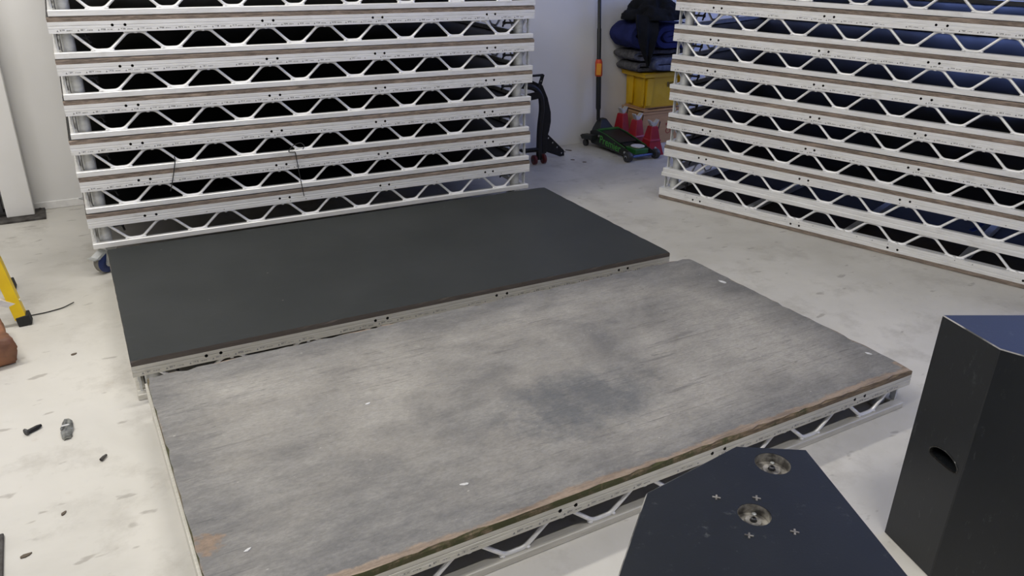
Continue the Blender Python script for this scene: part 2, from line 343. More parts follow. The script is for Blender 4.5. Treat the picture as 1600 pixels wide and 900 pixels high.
# ------------------------------------------------------------------ stage decks
L, W = 2.44, 1.22
def ply_mesh(name, z0, z1, mats, rough=0.0, seed=1):
    """slab with a slightly ragged rim; material 0 top, 1 edge, 2 underside"""
    rnd = random.Random(seed); nx, ny = 70, 36; rim = []
    for i in range(nx): rim.append((-L / 2 + L * i / nx, -W / 2, 0, -1))
    for i in range(ny): rim.append((L / 2, -W / 2 + W * i / ny, 1, 0))
    for i in range(nx): rim.append((L / 2 - L * i / nx, W / 2, 0, 1))
    for i in range(ny): rim.append((-L / 2, W / 2 - W * i / ny, -1, 0))
    n = len(rim); mb = MB(); lo = []; hi = []; md = []
    for k, (x, y, u, v) in enumerate(rim):
        j = rough * (0.25 * rnd.random() + (rnd.random() ** 4)); corner = k in (0, nx, nx + ny, 2 * nx + ny)
        if corner: j = rough * 1.2
        lo.append((x * (1 - 0.0008), y * (1 - 0.0008), z0)); md.append((x - u * j * 0.2, y - v * j * 0.2, z0 + (z1 - z0) * 0.62)); hi.append((x - u * j, y - v * j, z1 - j * 0.25))
    if rough > 0.008:   # the worn sheet has shrunk back from the left rail
        for Lq in (lo, md, hi):
            for k in range(n):
                if Lq[k][0] < -L / 2 + 0.012: Lq[k] = (Lq[k][0] + 0.007, Lq[k][1], Lq[k][2])
    inner = [(x * (1 - 0.012), y * (1 - 0.024), z1) for x, y, _, _ in rim]
    mb.add(lo + md + hi + inner, [(i, (i + 1) % n, n + (i + 1) % n, n + i) for i in range(n)] + [(n + i, n + (i + 1) % n, 2 * n + (i + 1) % n, 2 * n + i) for i in range(n)], 1)
    mb.f += [(2 * n + i, 2 * n + (i + 1) % n, 3 * n + (i + 1) % n, 3 * n + i) for i in range(n)] + [tuple(range(3 * n, 4 * n))]; mb.m += [0] * (n + 1)
    mb.f += [tuple(range(n))[::-1]]; mb.m += [2]
    return mb.mesh(name, mats)
RAIL_D = 0.042
def rail_profile(z0, z1):
    g = 0.0022; h = z1 - z0   # outline in (depth, height): grooved outer face at depth 0
    return [(0, z0), (RAIL_D, z0), (RAIL_D, z1), (0, z1), (0, z0 + h * 0.68), (g, z0 + h * 0.655), (g, z0 + h * 0.60), (0, z0 + h * 0.575), (0, z0 + h * 0.40), (g * 0.6, z0 + h * 0.385), (g * 0.6, z0 + h * 0.345), (0, z0 + h * 0.33)]
HOLES = [-0.966, -0.914, -0.306, -0.254, 0.254, 0.306, 0.914, 0.966]
def rail_long(z0, z1):
    mb = MB().extrude(rail_profile(z0, z1), (-L / 2, -W / 2, 0), (0, 1, 0), (0, 0, 1), (L, 0, 0)); me = mb.mesh('top_rail', M['alu'])
    c = MB(); zc = z0 + (z1 - z0) * 0.62
    for x in HOLES: c.lathe([(0.0064, -W / 2 - 0.01), (0.0064, -W / 2 + 0.03)], (x, 0, zc), 12, 'Y')
    me = bool_diff(me, c.mesh('cut', M['rubber_and_hole_shade']))  # hole walls coloured black, standing in for the shade inside the hollow rail
    e = MB()   # fixing tabs under the rail
    me2 = me
    return me2
def zigzag(cs, zt, zb, half, end):
    pts = []
    if end is not None: pts.append((end[0], zt)); 
    for i, c in enumerate(cs):
        if i == 0 and end is None: pts.append((cs[0] - 0.11, zt))
        pts += [(c - half, zb), (c + half, zb)]
        if i < len(cs) - 1: m = (c + cs[i + 1]) / 2; pts += [(m - half, zt), (m + half, zt)]
    pts.append((cs[-1] + 0.11, zt))
    return pts
CACHE = {}
def deck_meshes(H):
    if H in CACHE: return CACHE[H]
    zb, z0, z1 = 0.0265 * H / 0.179, 0.108 * H / 0.179, H - 0.0225; r = 0.0067; D = {}
    D['rail'] = rail_long(z0, z1)
    D['rail_end'] = MB().extrude(rail_profile(z0, z1), (-L / 2, -W / 2 + RAIL_D, 0), (1, 0, 0), (0, 0, 1), (0, W - 2 * RAIL_D, 0)).mesh('end_rail', M['alu'])
    D['chord'] = MB().box(-L / 2 + 0.003, L / 2 - 0.003, -W / 2 + 0.002, -W / 2 + 0.034, 0.0, zb).mesh('bottom_rail', M['alu'], bevel=0.0022)
    D['chord_end'] = MB().box(-L / 2 + 0.004, -L / 2 + 0.036, -W / 2 + 0.034, W / 2 - 0.034, 0.0005, zb - 0.0005).mesh('end_bottom_rail', M['alu'], bevel=0.0022)
    cs = [0.292 * (i - 3.5) for i in range(8)]; p = zigzag(cs, z0 - r * 0.3, zb + r * 0.5, 0.032, None); yr = -W / 2 + 0.019
    mb = MB().tube(round_path([(x, yr, z) for x, z in p], 0.017), r, 8)
    for c in cs:   # weld beads where the rod meets the rails
        for sx in (-1, 1):
            for zz, hx in ((zb + 0.002, 0.040), (z0 - 0.002, 0.105)):
                mb.lathe([(0.004, -0.002), (0.0095, 0.0), (0.0085, 0.004), (0.003, 0.0065)] if zz < 0.06 else [(0.003, -0.0065), (0.0085, -0.004), (0.0095, 0), (0.004, 0.002)], (c + sx * hx, yr, zz), 7)
    D['rod'] = mb.mesh('lattice_rod', M['alu_rod'], smooth=True)
    cs = [0.292 * (i - 1.5) for i in range(4)]; p = zigzag(cs, z0 - r * 0.3, zb + r * 0.5, 0.032, None)
    D['rod_end'] = MB().tube(round_path([(-L / 2 + 0.02, y, z) for y, z in p], 0.017), r, 8).mesh('end_lattice_rod', M['alu_rod'], smooth=True)
    D['socket'] = MB().lathe([(0.028, zb * 0.2), (0.028, z1), (0.024, z1), (0.024, zb * 0.2), (0.028, zb * 0.2)], (0, 0, 0), 20, caps=False).mesh('leg_socket', M['alu_dull'], smooth=True)
    mb = MB().tube([(0.03, 0, 0), (0.085, 0, 0)], 0.006, 8).tube([(0.085, -0.028, -0.022), (0.085, 0.028, 0.022)], 0.0055, 8).tube([(0.078, 0, 0), (0.092, 0, 0)], 0.010, 8)
    D['clamp'] = mb.mesh('clamp_handle', M['dark_steel'], smooth=True)
    D['cross'] = MB().box(-0.019, 0.019, -W / 2 + RAIL_D, W / 2 - RAIL_D, z0 + 0.008, z1 - 0.002).mesh('cross_member', M['alu_dull'], bevel=0.002)
    mb = MB().tube(round_path([(0, 0, zb), (-0.004, 0, zb + 0.02), (0.006, 0, (zb + z0) / 2), (-0.004, 0, z0 - 0.02), (0, 0, z0)], 0.012), 0.0035, 6)
    mb.box(-0.004, 0.004, 0.006, 0.022, zb, z0)
    D['latch'] = mb.mesh('end_latch', M['alu_dull'])
    mb = MB()   # rail fixing tabs
    for i in range(7): mb.box(0.292 * (i - 3) - 0.006, 0.292 * (i - 3) + 0.006, -W / 2 + 0.006, -W / 2 + 0.02, z0 - 0.008, z0)
    D['tabs'] = mb.mesh('fixing_tab', M['alu'])
    # printed marks: triangles, a code and a small word, too small to read
    for var in range(3):
        rnd = random.Random(var + 3); mb = MB(); y = -W / 2 - 0.0003; zz = z0 + (z1 - z0) * 0.17
        def q(x0, x1, a, c): mb.add([(x0, y, a), (x1, y, a), (x1, y, c), (x0, y, c)], [(0, 1, 2, 3)])
        x = -L / 2 + 0.03
        while x < L / 2 - 0.1:
            if var == 2 or rnd.random() < 0.10:
                if rnd.random() < 0.5: q(x, x + 0.005, zz, zz + 0.0045)
                x += 0.085; continue
            mb.add([(x, y, zz - 0.001), (x + 0.008, y, zz - 0.001), (x + 0.004, y, zz + 0.0070)], [(0, 1, 2)])
            cx = x + 0.014
            for k in range(4):
                q(cx, cx + 0.0009, zz + 0.001, zz + 0.008); q(cx, cx + 0.0034, zz + rnd.choice((0.001, 0.004, 0.0072)), zz + 0.0082 - 0.0001)
                cx += 0.0048
            cx += 0.006
            for k in range(7):
                q(cx, cx + 0.0007, zz + 0.001, zz + 0.0052); q(cx, cx + 0.0022, zz + rnd.choice((0.001, 0.0025, 0.0045)), zz + 0.0053)
                cx += 0.0033
            x += 0.081
        D['print%d' % var] = mb.mesh('printed_lettering', M['ink'], fix=False)
    CACHE[H] = D
    return D
PLY_STACK = {}
def deck(label, H, cx, cy, z, yaw, ply, var, group=None, flip=False, detail=True):
    t = thing('stage_deck', label, 'stage deck', (cx, cy, z), yaw, group); D = deck_meshes(H); z0 = 0.108 * H / 0.179
    link('plywood_top', ply, t)
    for s, nm in ((0, 'front'), (PI, 'back')):
        R = lambda o: setattr(o, 'rotation_euler', (0, 0, s))
        r = link('top_rail', D['rail'], t); R(r)
        q = link('printed_lettering', D['print%d' % var], r); q['kind'] = 'stuff'
        q = link('fixing_tab', D['tabs'], r); q['kind'] = 'stuff'
        for k in ('chord', 'rail_end', 'chord_end', 'rod', 'rod_end'):
            R(link(D[k].name.split('.')[0], D[k], t))
    for sx in (-1, 1):
        for sy in (-1, 1):
            o = link('leg_socket', D['socket'], t); o.location = (sx * (L / 2 - 0.066), sy * (W / 2 - 0.072), 0)
            c = link('clamp_handle', D['clamp'], o); c.location = (0, 0, z0 - 0.028); c.rotation_euler = (0, 0, (PI if sx > 0 else 0) + 0.25 * sx * sy)
            o = link('end_latch', D['latch'], t); o.location = (sx * (L / 2 - 0.02), sy * (W / 2 - 0.05), 0); o.rotation_euler = (0, 0, 0 if sy > 0 else PI)
    for x in (-0.61, 0, 0.61):
        link('cross_member', D['cross'], t).location = (x, 0, 0)
    if flip:
        t.rotation_euler = (PI, 0, yaw); t.location = (cx, cy, z + H)
    return t
HS, HF = 0.1792, 0.1655
stack_ply = [ply_mesh('plywood_top', HS - 0.0225, HS - 0.001, [M['ply_black'], M['ply_edge'], M['ply_under']], 0.004, 11 + i) for i in range(3)]
ply_f = ply_mesh('plywood_top', HF - 0.0225, HF, [M['deck_worn'], M['ply_edge_moss'], M['ply_under']], 0.009, 5)
ply_k = ply_mesh('plywood_top', HF - 0.0225, HF, [M['deck_black'], M['ply_edge_dark'], M['ply_under']], 0.004, 6)

worn = deck('worn grey plywood stage deck with mossy edge, nearest on the concrete floor', HF, 0, 0, 0, 0, ply_f, 0)
blk = deck('clean black-topped stage deck on the floor in front of the wheeled stack', HF, -0.0168, 1.3395, 0, -0.0194, ply_k, 0)

for d_ in (worn, blk):   # the two decks in use are dirtier than the stored ones
    for o_ in d_.children:
        if o_.name.split('.')[0] in ('top_rail', 'bottom_rail', 'end_rail', 'end_bottom_rail'):
            o_.material_slots[0].link = 'OBJECT'; o_.material_slots[0].material = M['alu_tan']
ORD = ['lowest', 'second', 'third', 'fourth', 'fifth', 'sixth', 'seventh', 'eighth']
ya = -0.021; ca, sa = math.cos(ya), math.sin(ya)
for k, du in enumerate([-0.004, -0.003, -0.010, 0.0, 0.004, 0.003, 0.010]):
    u, v = L / 2 + du, W / 2 + (0.004 if k % 2 else 0.0)
    lab = ('lowest stage deck of the left stack, carried on blue caster wheels' if k == 0 else
           '%s stage deck from the bottom in the left stack on casters' % ORD[k]) if k < 6 else 'topmost visible stage deck of the left stack, cut by the top of the picture'
    d = deck(lab, HS, -1.2765 + u * ca - v * sa, 2.0608 + u * sa + v * ca, 0.1433 + 0.1793 * k, ya, stack_ply[(k * 2) % 3], 2 if k == 0 else k % 2, 'decks of the left stack')
    if k == 0: dolly = d
yb = -1.2488; cb, sb = math.cos(yb), math.sin(yb)
for k, du in enumerate([0, 0.006, 0.012, 0.006, -0.003, -0.008, -0.010, -0.010]):
    u, v = L / 2 + du, W / 2 + (0.004 if k % 2 else 0.0)
    lab = ('upside-down stage deck lying plywood-down on the floor under the right stack' if k == 0 else
           '%s stage deck from the floor in the right stack' % ORD[k] if k < 7 else 'topmost visible stage deck of the right stack, cut by the picture top')
    deck(lab, HS, 2.0745 + u * cb - v * sb, 1.8484 + u * sb + v * cb, 0.001 + 0.1793 * k, yb, stack_ply[k % 3], 2 if k in (0, 1) else k % 2, 'decks of the right stack', flip=(k == 0))

# casters of the wheeled stack
M['tyre'] = simple('blue_tyre', (0.022, 0.040, 0.150), (0.016, 0.030, 0.115), 30, 0.5)
M['tread'] = simple('grey_tread', (0.22, 0.21, 0.19), rough=0.8)
for sx in (-1, 1):
    for sy in (-1, 1):
        c = link('caster', MB().box(-0.045, 0.045, -0.045, 0.045, -0.010, -0.002).lathe([(0.034, -0.022), (0.036, -0.016), (0.034, -0.010)], (0, 0, 0), 18).lathe([(0.022, -0.002), (0.022, 0.06)], (0, 0, 0), 14).mesh('caster', M['zinc'], smooth=True), dolly)
        c.location = (sx * (L / 2 - 0.066), sy * (W / 2 - 0.072), 0); c.rotation_euler = (0, 0, 0.62 if sx < 0 else 0.3)
        zc = -0.1433 + 0.0555; ox = -0.032
        fk = MB()
        for s in (-1, 1):
            fk.extrude([(-0.030, -0.020), (0.030, -0.020), (ox + 0.020, zc - 0.012), (ox + 0.006, zc - 0.020), (ox - 0.006, zc - 0.018), (ox - 0.014, zc - 0.006)], (0, s * 0.026 - 0.0015, 0), (1, 0, 0), (0, 0, 1), (0, 0.003, 0))
        fk.box(-0.030, 0.030, -0.026, 0.026, -0.024, -0.020).build('fork', M['zinc'], c)
        MB().lathe([(0.010, -0.031), (0.010, 0.031)], (ox, 0, zc), 8, 'Y').build('axle_nut', M['zinc'], c)
        w = MB().lathe([(0.020, -0.020), (0.044, -0.020), (0.051, -0.017)], (ox, 0, zc), 28, 'Y', 0).lathe([(0.051, -0.017), (0.0545, -0.010), (0.0545, 0.010), (0.051, 0.017)], (ox, 0, zc), 28, 'Y', 1, caps=False).lathe([(0.051, 0.017), (0.044, 0.020), (0.020, 0.020)], (ox, 0, zc), 28, 'Y', 0)
        w.build('wheel', [M['tyre'], M['tread']], c, smooth=True)
        br = MB().extrude([(ox - 0.055, -0.050), (-0.030, -0.022), (-0.020, -0.030), (ox - 0.045, -0.060)], (0, -0.024, 0), (1, 0, 0), (0, 0, 1), (0, 0.048, 0)); br.box(ox - 0.072, ox - 0.040, -0.028, 0.028, -0.056, -0.051).build('brake_pedal', M['zinc'], c)

# black cable ties left on the left stack
def tie(label, pts):
    o = MB().tube(round_path(pts, 0.02), 0.0024, 6).build('cable_tie', M['rubber_and_hole_shade'], smooth=True); return tag(o, label, 'cable tie', 'cable ties on the left stack')
def fa(u, z, off=0.008):
    return (-1.2765 + u * ca + off * sa, 2.0608 + u * sa - off * ca, z)
tie('short black cable tie hanging from the left stack, the left one of two', [fa(0.428, 0.556, -0.02), fa(0.427, 0.552), fa(0.424, 0.530), fa(0.408, 0.47, 0.010), fa(0.392, 0.42, 0.014), fa(0.383, 0.396, 0.02)])
tie('longer black cable tie looped round a rail of the left stack', [fa(1.052, 0.535, 0.012), fa(1.064, 0.551), fa(1.05, 0.566, -0.01), fa(1.01, 0.558, -0.004), fa(0.99, 0.546), fa(0.975, 0.527), fa(1.0, 0.524, 0.012), fa(1.012, 0.524), fa(1.018, 0.45, 0.012), fa(1.024, 0.38, 0.016), fa(1.034, 0.284, 0.02)])
# thin black wire on the same rail is part of the loop above

# blue strap lying inside the right stack
M['strap'] = simple('blue_strap', (0.02, 0.05, 0.32), rough=0.6)
o = MB()
pl = [(2.80, 0.17, 0.19), (2.83, 0.155, 0.205), (2.855, 0.14, 0.24), (2.90, 0.12, 0.262), (2.94, 0.13, 0.27)]
for i in range(4):
    a, c = Vector(pl[i]), Vector(pl[i + 1]); o.bar(a, c, 0.03, 0.003)
tag(o.build('ratchet_strap', M['strap']), 'blue webbing strap caught inside the bottom of the right stack', 'strap')

# ------------------------------------------------------------------ speaker cabinets
def cabinet(name, label, poly, H, cups=None, handle=None):
    cx = sum(p[0] for p in poly) / len(poly); cy = sum(p[1] for p in poly) / len(poly)
    t = thing(name, label, 'speaker', (cx, cy, 0)); P = [(x - cx, y - cy) for x, y in poly]
    me = MB().prism(P, 0.0, H).mesh('cabinet', [M['speaker'], M['worn_edge']])
    b = bmesh.new(); b.from_mesh(me)
    bmesh.ops.bevel(b, geom=list(b.edges), offset=0.0024, segments=1, affect='EDGES', material=0)
    for f in b.faces:
        if H - 0.004 < f.calc_center_median().z < H - 0.0004 and f.calc_area() < 0.01: f.material_index = 1
    bmesh.ops.recalc_face_normals(b, faces=b.faces); b.to_mesh(me); b.free()
    cut = MB(); parts = []
    if cups:
        for x, y, r in cups: cut.lathe([(r, H - 0.022), (r, H + 0.02)], (x - cx, y - cy, 0), 28)
    if handle:
        a, c, zc, uu = handle; a = Vector((a[0] - cx, a[1] - cy, 0)); c = Vector((c[0] - cx, c[1] - cy, 0)); d = (c - a).normalized(); n = Vector((-d.y, d.x, 0))
        if n.dot(-(a + c) / 2) < 0: n = -n
        pts = []
        for k in range(20):     # kidney-shaped grip opening
            q = 2 * PI * k / 20; ex = 0.048 * math.cos(q); ez = 0.022 * math.sin(q) + (0.006 - 0.010 * (ex / 0.048) ** 2) * (1 if math.sin(q) < 0 else 0.4)
            pts.append((ex, ez))
        o = a + d * uu + Vector((0, 0, zc)); cut.extrude(pts, o - n * 0.03, d, Vector((0, 0, 1)), n * 0.10)
    if cut.v: me = bool_diff(me, cut.mesh('cut', M['speaker']))
    link('cabinet', me, t)
    if cups:
        for x, y, r in cups:
            cp = MB().lathe([(r * 1.0, H - 0.0205), (r * 1.0, H - 0.001), (r * 0.985, H - 0.0005), (r * 0.985, H - 0.0205)], (x - cx, y - cy, 0), 28, caps=False)
            cp.lathe([(r * 0.99, H - 0.021), (r * 0.55, H - 0.0205), (r * 0.48, H - 0.014), (r * 0.22, H - 0.014), (r * 0.20, H - 0.018), (0.002, H - 0.018)], (x - cx, y - cy, 0), 28, caps=False)
            c = cp.build('rigging_cup', M['cup'], t, smooth=True)
            MB().lathe([(r * 0.17, H - 0.018), (r * 0.17, H - 0.009), (r * 0.11, H - 0.007), (r * 0.10, H - 0.012), (0.001, H - 0.012)], (x - cx, y - cy, 0), 12).build('centre_pin', M['dark_steel'], c, smooth=True)
            for k in range(3):
                q = 0.7 + k * 2.1; MB().lathe([(0.0045, H - 0.021), (0.0045, H - 0.016), (0.002, H - 0.015)], (x - cx + r * 0.74 * math.cos(q), y - cy + r * 0.74 * math.sin(q), 0), 8).build('screw_head', M['zinc'], c, smooth=True)
    if handle:
        inner = [(x * 1.0, y * 1.0) for x, y in pts]; n2 = len(pts); vs = []; 
        for s, dd in ((1.09, 0.0005), (1.06, -0.0022), (1.00, -0.0018), (0.95, 0.006)):
            vs += [o + d * x * s + Vector((0, 0, 1)) * y * s + n * dd for x, y in pts]
        fs = [(i * n2 + k, i * n2 + (k + 1) % n2, (i + 1) * n2 + (k + 1) % n2, (i + 1) * n2 + k) for i in range(3) for k in range(n2)]
        MB().add(vs, fs).build('grip_rim', M['gloss_black'], t, smooth=True)
    return t
hs = 0.60
Pa, Pc, Pd = Vector((-0.459, -1.112)), Vector((-0.195, -1.081)), Vector((-0.072, -1.161))
dl = (Vector((-0.639, -1.261)) - Pa).normalized(); dr = (Vector((-0.205, -1.497)) - Pd).normalized()
spk = cabinet('stage_speaker', 'navy-black wedge speaker cabinet with two round metal cups on top', [tuple(Pc), tuple(Pd), tuple(Pd + dr * 0.42), tuple(Pa + dl * 0.30), tuple(Pa)], hs, cups=[(-0.172, -1.162, 0.036), (-0.321, -1.258, 0.031)])
# cross-head screws round the lower cup
for i, (x, y) in enumerate([(-0.350, -1.188), (-0.283, -1.226), (-0.372, -1.295), (-0.292, -1.328)]):
    o = MB().bar((-0.0055, -0.0055, 0.0006), (0.0055, 0.0055, 0.0006), 0.0034, 0.0014).bar((-0.0055, 0.0055, 0.0008), (0.0055, -0.0055, 0.0008), 0.0034, 0.0014).build('cross_head_screw', M['cup'], spk)
    o.location = (x - spk.location.x, y - spk.location.y, hs)
q0, q1 = Vector((0.567, -1.016)), Vector((0.517, -1.196)); q2 = q1 + Vector((0.34, -0.94)) * 0.30; q5 = q0 + Vector((0.887, -0.462)) * 0.50
cabinet('stage_speaker', 'black speaker cabinet standing at the right edge with kidney-shaped hand grip', [tuple(q0), tuple(q5), tuple(q5 + Vector((-0.30, -0.42)) * 0.62), tuple(q2), tuple(q1)], 0.708, handle=((q0.x, q0.y), (q1.x, q1.y), 0.347, 0.124))

# ------------------------------------------------------------------ trolley jack
M['jack_black'] = simple('jack_black_paint', (0.012, 0.014, 0.013), rough=0.5)
M['jack_green'] = simple('jack_green_paint', (0.02, 0.13, 0.025), (0.014, 0.10, 0.02), 20, 0.4)
M['green_ink'] = simple('green_lettering', (0.07, 0.36, 0.05), rough=0.5)
M['white_plastic'] = simple('white_rubber_pad', (0.68, 0.68, 0.68), (0.5, 0.5, 0.5), 60, 0.6)
M['blue_bar'] = simple('blue_steel_axle', (0.10, 0.16, 0.42), rough=0.35, metal=0.3)
M['orange'] = simple('orange_grip', (0.75, 0.30, 0.02), (0.70, 0.27, 0.02), 20, 0.5)
M['red_orange'] = simple('red_orange_edge', (0.62, 0.07, 0.02), rough=0.5)
J = thing('trolley_jack', 'low black and green trolley jack with tall black handle against the back wall', 'trolley jack', (2.585, 2.96, 0))
# side plates: profile along y (front is -y)
sp = [(-0.31, 0.030), (0.24, 0.030), (0.27, 0.055), (0.27, 0.125), (0.20, 0.155), (0.06, 0.138), (-0.20, 0.085), (-0.31, 0.062)]
for s in (-1, 1):
    MB().extrude(sp, (s * 0.105 - 0.004, 0, 0), (0, 1, 0), (0, 0, 1), (0.008, 0, 0)).build('side_plate', M['jack_black'], J, bevel=0.002)
    MB().extrude([(0.18, 0.150), (0.06, 0.138), (-0.20, 0.085), (-0.20, 0.089), (0.06, 0.142), (0.18, 0.154)], (s * 0.105 - 0.0045, 0, 0), (0, 1, 0), (0, 0, 1), (0.009, 0, 0)).build('green_edge_strip', M['jack_green'], J)
MB().box(-0.10, 0.10, -0.05, 0.26, 0.035, 0.10).build('hydraulic_body', M['jack_black'], J, bevel=0.006)
MB().extrude([(-0.10, 0.10), (0.16, 0.145), (0.16, 0.152), (-0.10, 0.107)], (-0.085, 0, 0), (0, 1, 0), (0, 0, 1), (0.17, 0, 0)).build('cover_plate', M['jack_black'], J)
MB().extrude([(0.145, 0.150), (0.175, 0.155), (0.175, 0.161), (0.145, 0.156)], (-0.10, 0, 0), (0, 1, 0), (0, 0, 1), (0.20, 0, 0)).build('green_cross_strip', M['jack_green'], J)
MB().extrude([(-0.02, 0.070), (-0.08, 0.100), (-0.17, 0.082), (-0.19, 0.05)], (-0.055, 0, 0), (0, 1, 0), (0, 0, 1), (0.11, 0, 0)).build('lift_arm', M['jack_black'], J, bevel=0.004)
MB().extrude([(-0.15, 0.086), (-0.20, 0.088), (-0.285, 0.086), (-0.285, 0.048), (-0.18, 0.045)], (-0.062, 0, 0), (0, 1, 0), (0, 0, 1), (0.124, 0, 0)).build('arm_head', M['jack_green'], J, bevel=0.004)
MB().lathe([(0.030, 0.084), (0.052, 0.092), (0.055, 0.100), (0.050, 0.103), (0.020, 0.099)], (0, -0.225, 0), 20).build('saddle', M['white_plastic'], J, smooth=True)
MB().lathe([(0.010, -0.16), (0.010, 0.16)], (0, -0.285, 0.035), 12, 'X').build('front_axle', M['blue_bar'], J, smooth=True)
for s in (-1, 1):
    w = MB().lathe([(0.012, -0.022), (0.034, -0.022), (0.038, -0.017), (0.038, 0.017), (0.034, 0.022), (0.012, 0.022)], (s * 0.135, -0.285, 0.038), 20, 'X').build('front_wheel', M['dark_steel'], J, smooth=True)
    MB().lathe([(0.013, -0.025), (0.013, 0.025)], (s * 0.135, -0.285, 0.038), 10, 'X').build('hub_cap', M['zinc'], w)
    MB().lathe([(0.008, -0.012), (0.027, -0.012), (0.029, 0), (0.027, 0.012), (0.008, 0.012)], (s * 0.135, 0.285, 0.029), 16, 'X').build('rear_caster', M['dark_steel'], J, smooth=True)
    MB().extrude([(0.16, 0.075), (0.30, 0.060), (0.325, 0.085), (0.30, 0.10), (0.16, 0.115)], (s * 0.14 - 0.03, 0, 0), (0, 1, 0), (0, 0, 1), (0.06, 0, 0)).build('caster_bracket', M['jack_black'], J, bevel=0.003)
    for y, z in ((0.14, 0.11), (0.20, 0.09), (-0.21, 0.055)):
        MB().lathe([(0.009, -0.005), (0.009, 0.005)], (s * 0.112, y, z), 8, 'X').build('bolt', M['zinc'], J)
tm = text_mesh('Premier', 0.088, 0.0006, M['green_ink']); o = link('maker_lettering', tm, J)
# reading direction on the -x face runs from +y to -y
o.matrix_local = Matrix(((0, 0, -1, -0.1098), (-1, 0, 0, 0.14), (0, 1, 0, 0.0), (0, 0, 0, 1)))
o.matrix_local = Matrix.Translation((-0.1100, 0.135, 0.060)) @ Matrix.Rotation(math.radians(-4.5), 4, 'X').inverted() @ Matrix(((0, 0, -1, 0), (-1, 0, 0, 0), (0, 1, 0, 0), (0, 0, 0, 1)))
# handle yoke and two-piece handle
MB().add([(-0.085, 0.30, 0.10), (0.085, 0.30, 0.10), (0.085, 0.16, 0.10), (-0.085, 0.16, 0.10), (-0.07, 0.29, 0.15), (0.07, 0.29, 0.15), (0.07, 0.19, 0.15), (-0.07, 0.19, 0.15), (-0.026, 0.285, 0.222), (0.026, 0.285, 0.222), (0.026, 0.235, 0.222), (-0.026, 0.235, 0.222)],
         [(0, 3, 2, 1), (0, 1, 5, 4), (1, 2, 6, 5), (2, 3, 7, 6), (3, 0, 4, 7), (4, 5, 9, 8), (5, 6, 10, 9), (6, 7, 11, 10), (7, 4, 8, 11), (8, 9, 10, 11)]).build('handle_yoke', M['jack_black'], J, bevel=0.004)
hb, ht = Vector((-0.04, 0.262, 0.21)), Vector((-0.075, 0.315, 1.36)); hd = (ht - hb)
P_ = lambda k: hb + hd * k
MB().tube([P_(0), P_(0.07), P_(0.085), P_(0.34)], [0.015, 0.015, 0.021, 0.021], 14).build('lower_handle', M['jack_black'], J, smooth=True)
MB().tube([P_(0.30), P_(0.62), P_(0.625), P_(1)], [0.017, 0.017, 0.014, 0.014], 14).build('upper_handle', M['jack_black'], J, smooth=True)
g = MB().tube([P_(0.305), P_(0.315), P_(0.40), P_(0.42)], [0.027, 0.031, 0.030, 0.022], 10).build('bumper_sleeve', M['red_orange'], J, smooth=True)
c_ = P_(0.355); MB().bar(c_ + Vector((-0.018, -0.026, -0.045)), c_ + Vector((-0.018, -0.026, 0.045)), 0.040, 0.012, up=(-0.6, -0.8, 0)).build('orange_sleeve_face', M['orange'], g, bevel=0.003)

# ------------------------------------------------------------------ axle stands
M['stand_red'] = simple('red_stand_paint', (0.36, 0.010, 0.020), (0.27, 0.008, 0.016), 12, 0.42)
M['stand_post'] = simple('pale_stand_casting', (0.62, 0.62, 0.60), (0.42, 0.41, 0.39), 40, 0.5, 0.2)
def axle_stand(label, x, y, top, rz):
    t = thing('axle_stand', label, 'axle stand', (x, y, 0), rz, 'red axle stands')
    def ring(hw, z): return [(-hw, -hw, z), (hw, -hw, z), (hw, hw, z), (-hw, hw, z)]
    # spread lower skirt with an arch in each side
    mb = MB(); a, c, h0, h1 = 0.074, 0.048, 0.0, 0.115
    for k in range(4):
        M4 = Matrix.Rotation(k * PI / 2, 3, 'Z')
        pts = [(-a, h0), (-0.052, h0), (-0.034, 0.045), (0, 0.070), (0.034, 0.045), (0.052, h0), (a, h0), (c, h1), (-c, h1)]
        def on(p, off): 
            hw = a + (c - a) * (p[1] / h1) - off; return M4 @ Vector((p[0] * (hw / (hw + off)), -hw, p[1]))
        vs = [on(p, 0) for p in pts] + [on(p, 0.004) for p in pts]; n = len(pts)
        mb.add(vs, [(0, 1, 2, 8), (2, 3, 8), (3, 7, 8), (3, 4, 7), (4, 5, 6, 7)] + [tuple(i + n for i in f[::-1]) for f in [(0, 1, 2, 8), (2, 3, 8), (3, 7, 8), (3, 4, 7), (4, 5, 6, 7)]] + [(i, (i + 1) % n, n + (i + 1) % n, n + i) for i in range(n)])
    mb.build('skirt', M['stand_red'], t)
    zt = top - 0.05
    mb = MB().add(ring(0.056, 0.112) + ring(0.047, 0.125) + ring(0.031, zt - 0.004) + ring(0.029, zt), [(3, 2, 1, 0)] + [(i * 4 + k, i * 4 + (k + 1) % 4, i * 4 + 4 + (k + 1) % 4, i * 4 + 4 + k) for i in range(3) for k in range(4)] + [(12, 13, 14, 15)])
    mb.build('column', M['stand_red'], t, bevel=0.003)
    MB().box(-0.017, 0.017, -0.017, 0.017, 0.09, zt + 0.018).build('ratchet_post', M['stand_post'], t, bevel=0.002)
    MB().extrude([(-0.022, 0), (0.022, 0), (0.046, 0.042), (0.038, 0.046), (0.012, 0.022), (-0.012, 0.022), (-0.038, 0.046), (-0.046, 0.042)], (0, -0.018, zt + 0.006), (1, 0, 0), (0, 0, 1), (0, 0.036, 0)).build('saddle', M['stand_post'], t, bevel=0.0015)
    MB().tube(round_path([(0.03, 0, zt - 0.04), (0.055, 0, zt - 0.04), (0.068, 0.0, zt + 0.03)], 0.01), 0.004, 6).build('release_lever', M['dark_steel'], t, smooth=True)
axle_stand('red axle stand nearest the wall, leftmost of the three', 2.735, 3.15, 0.315, 0.25)
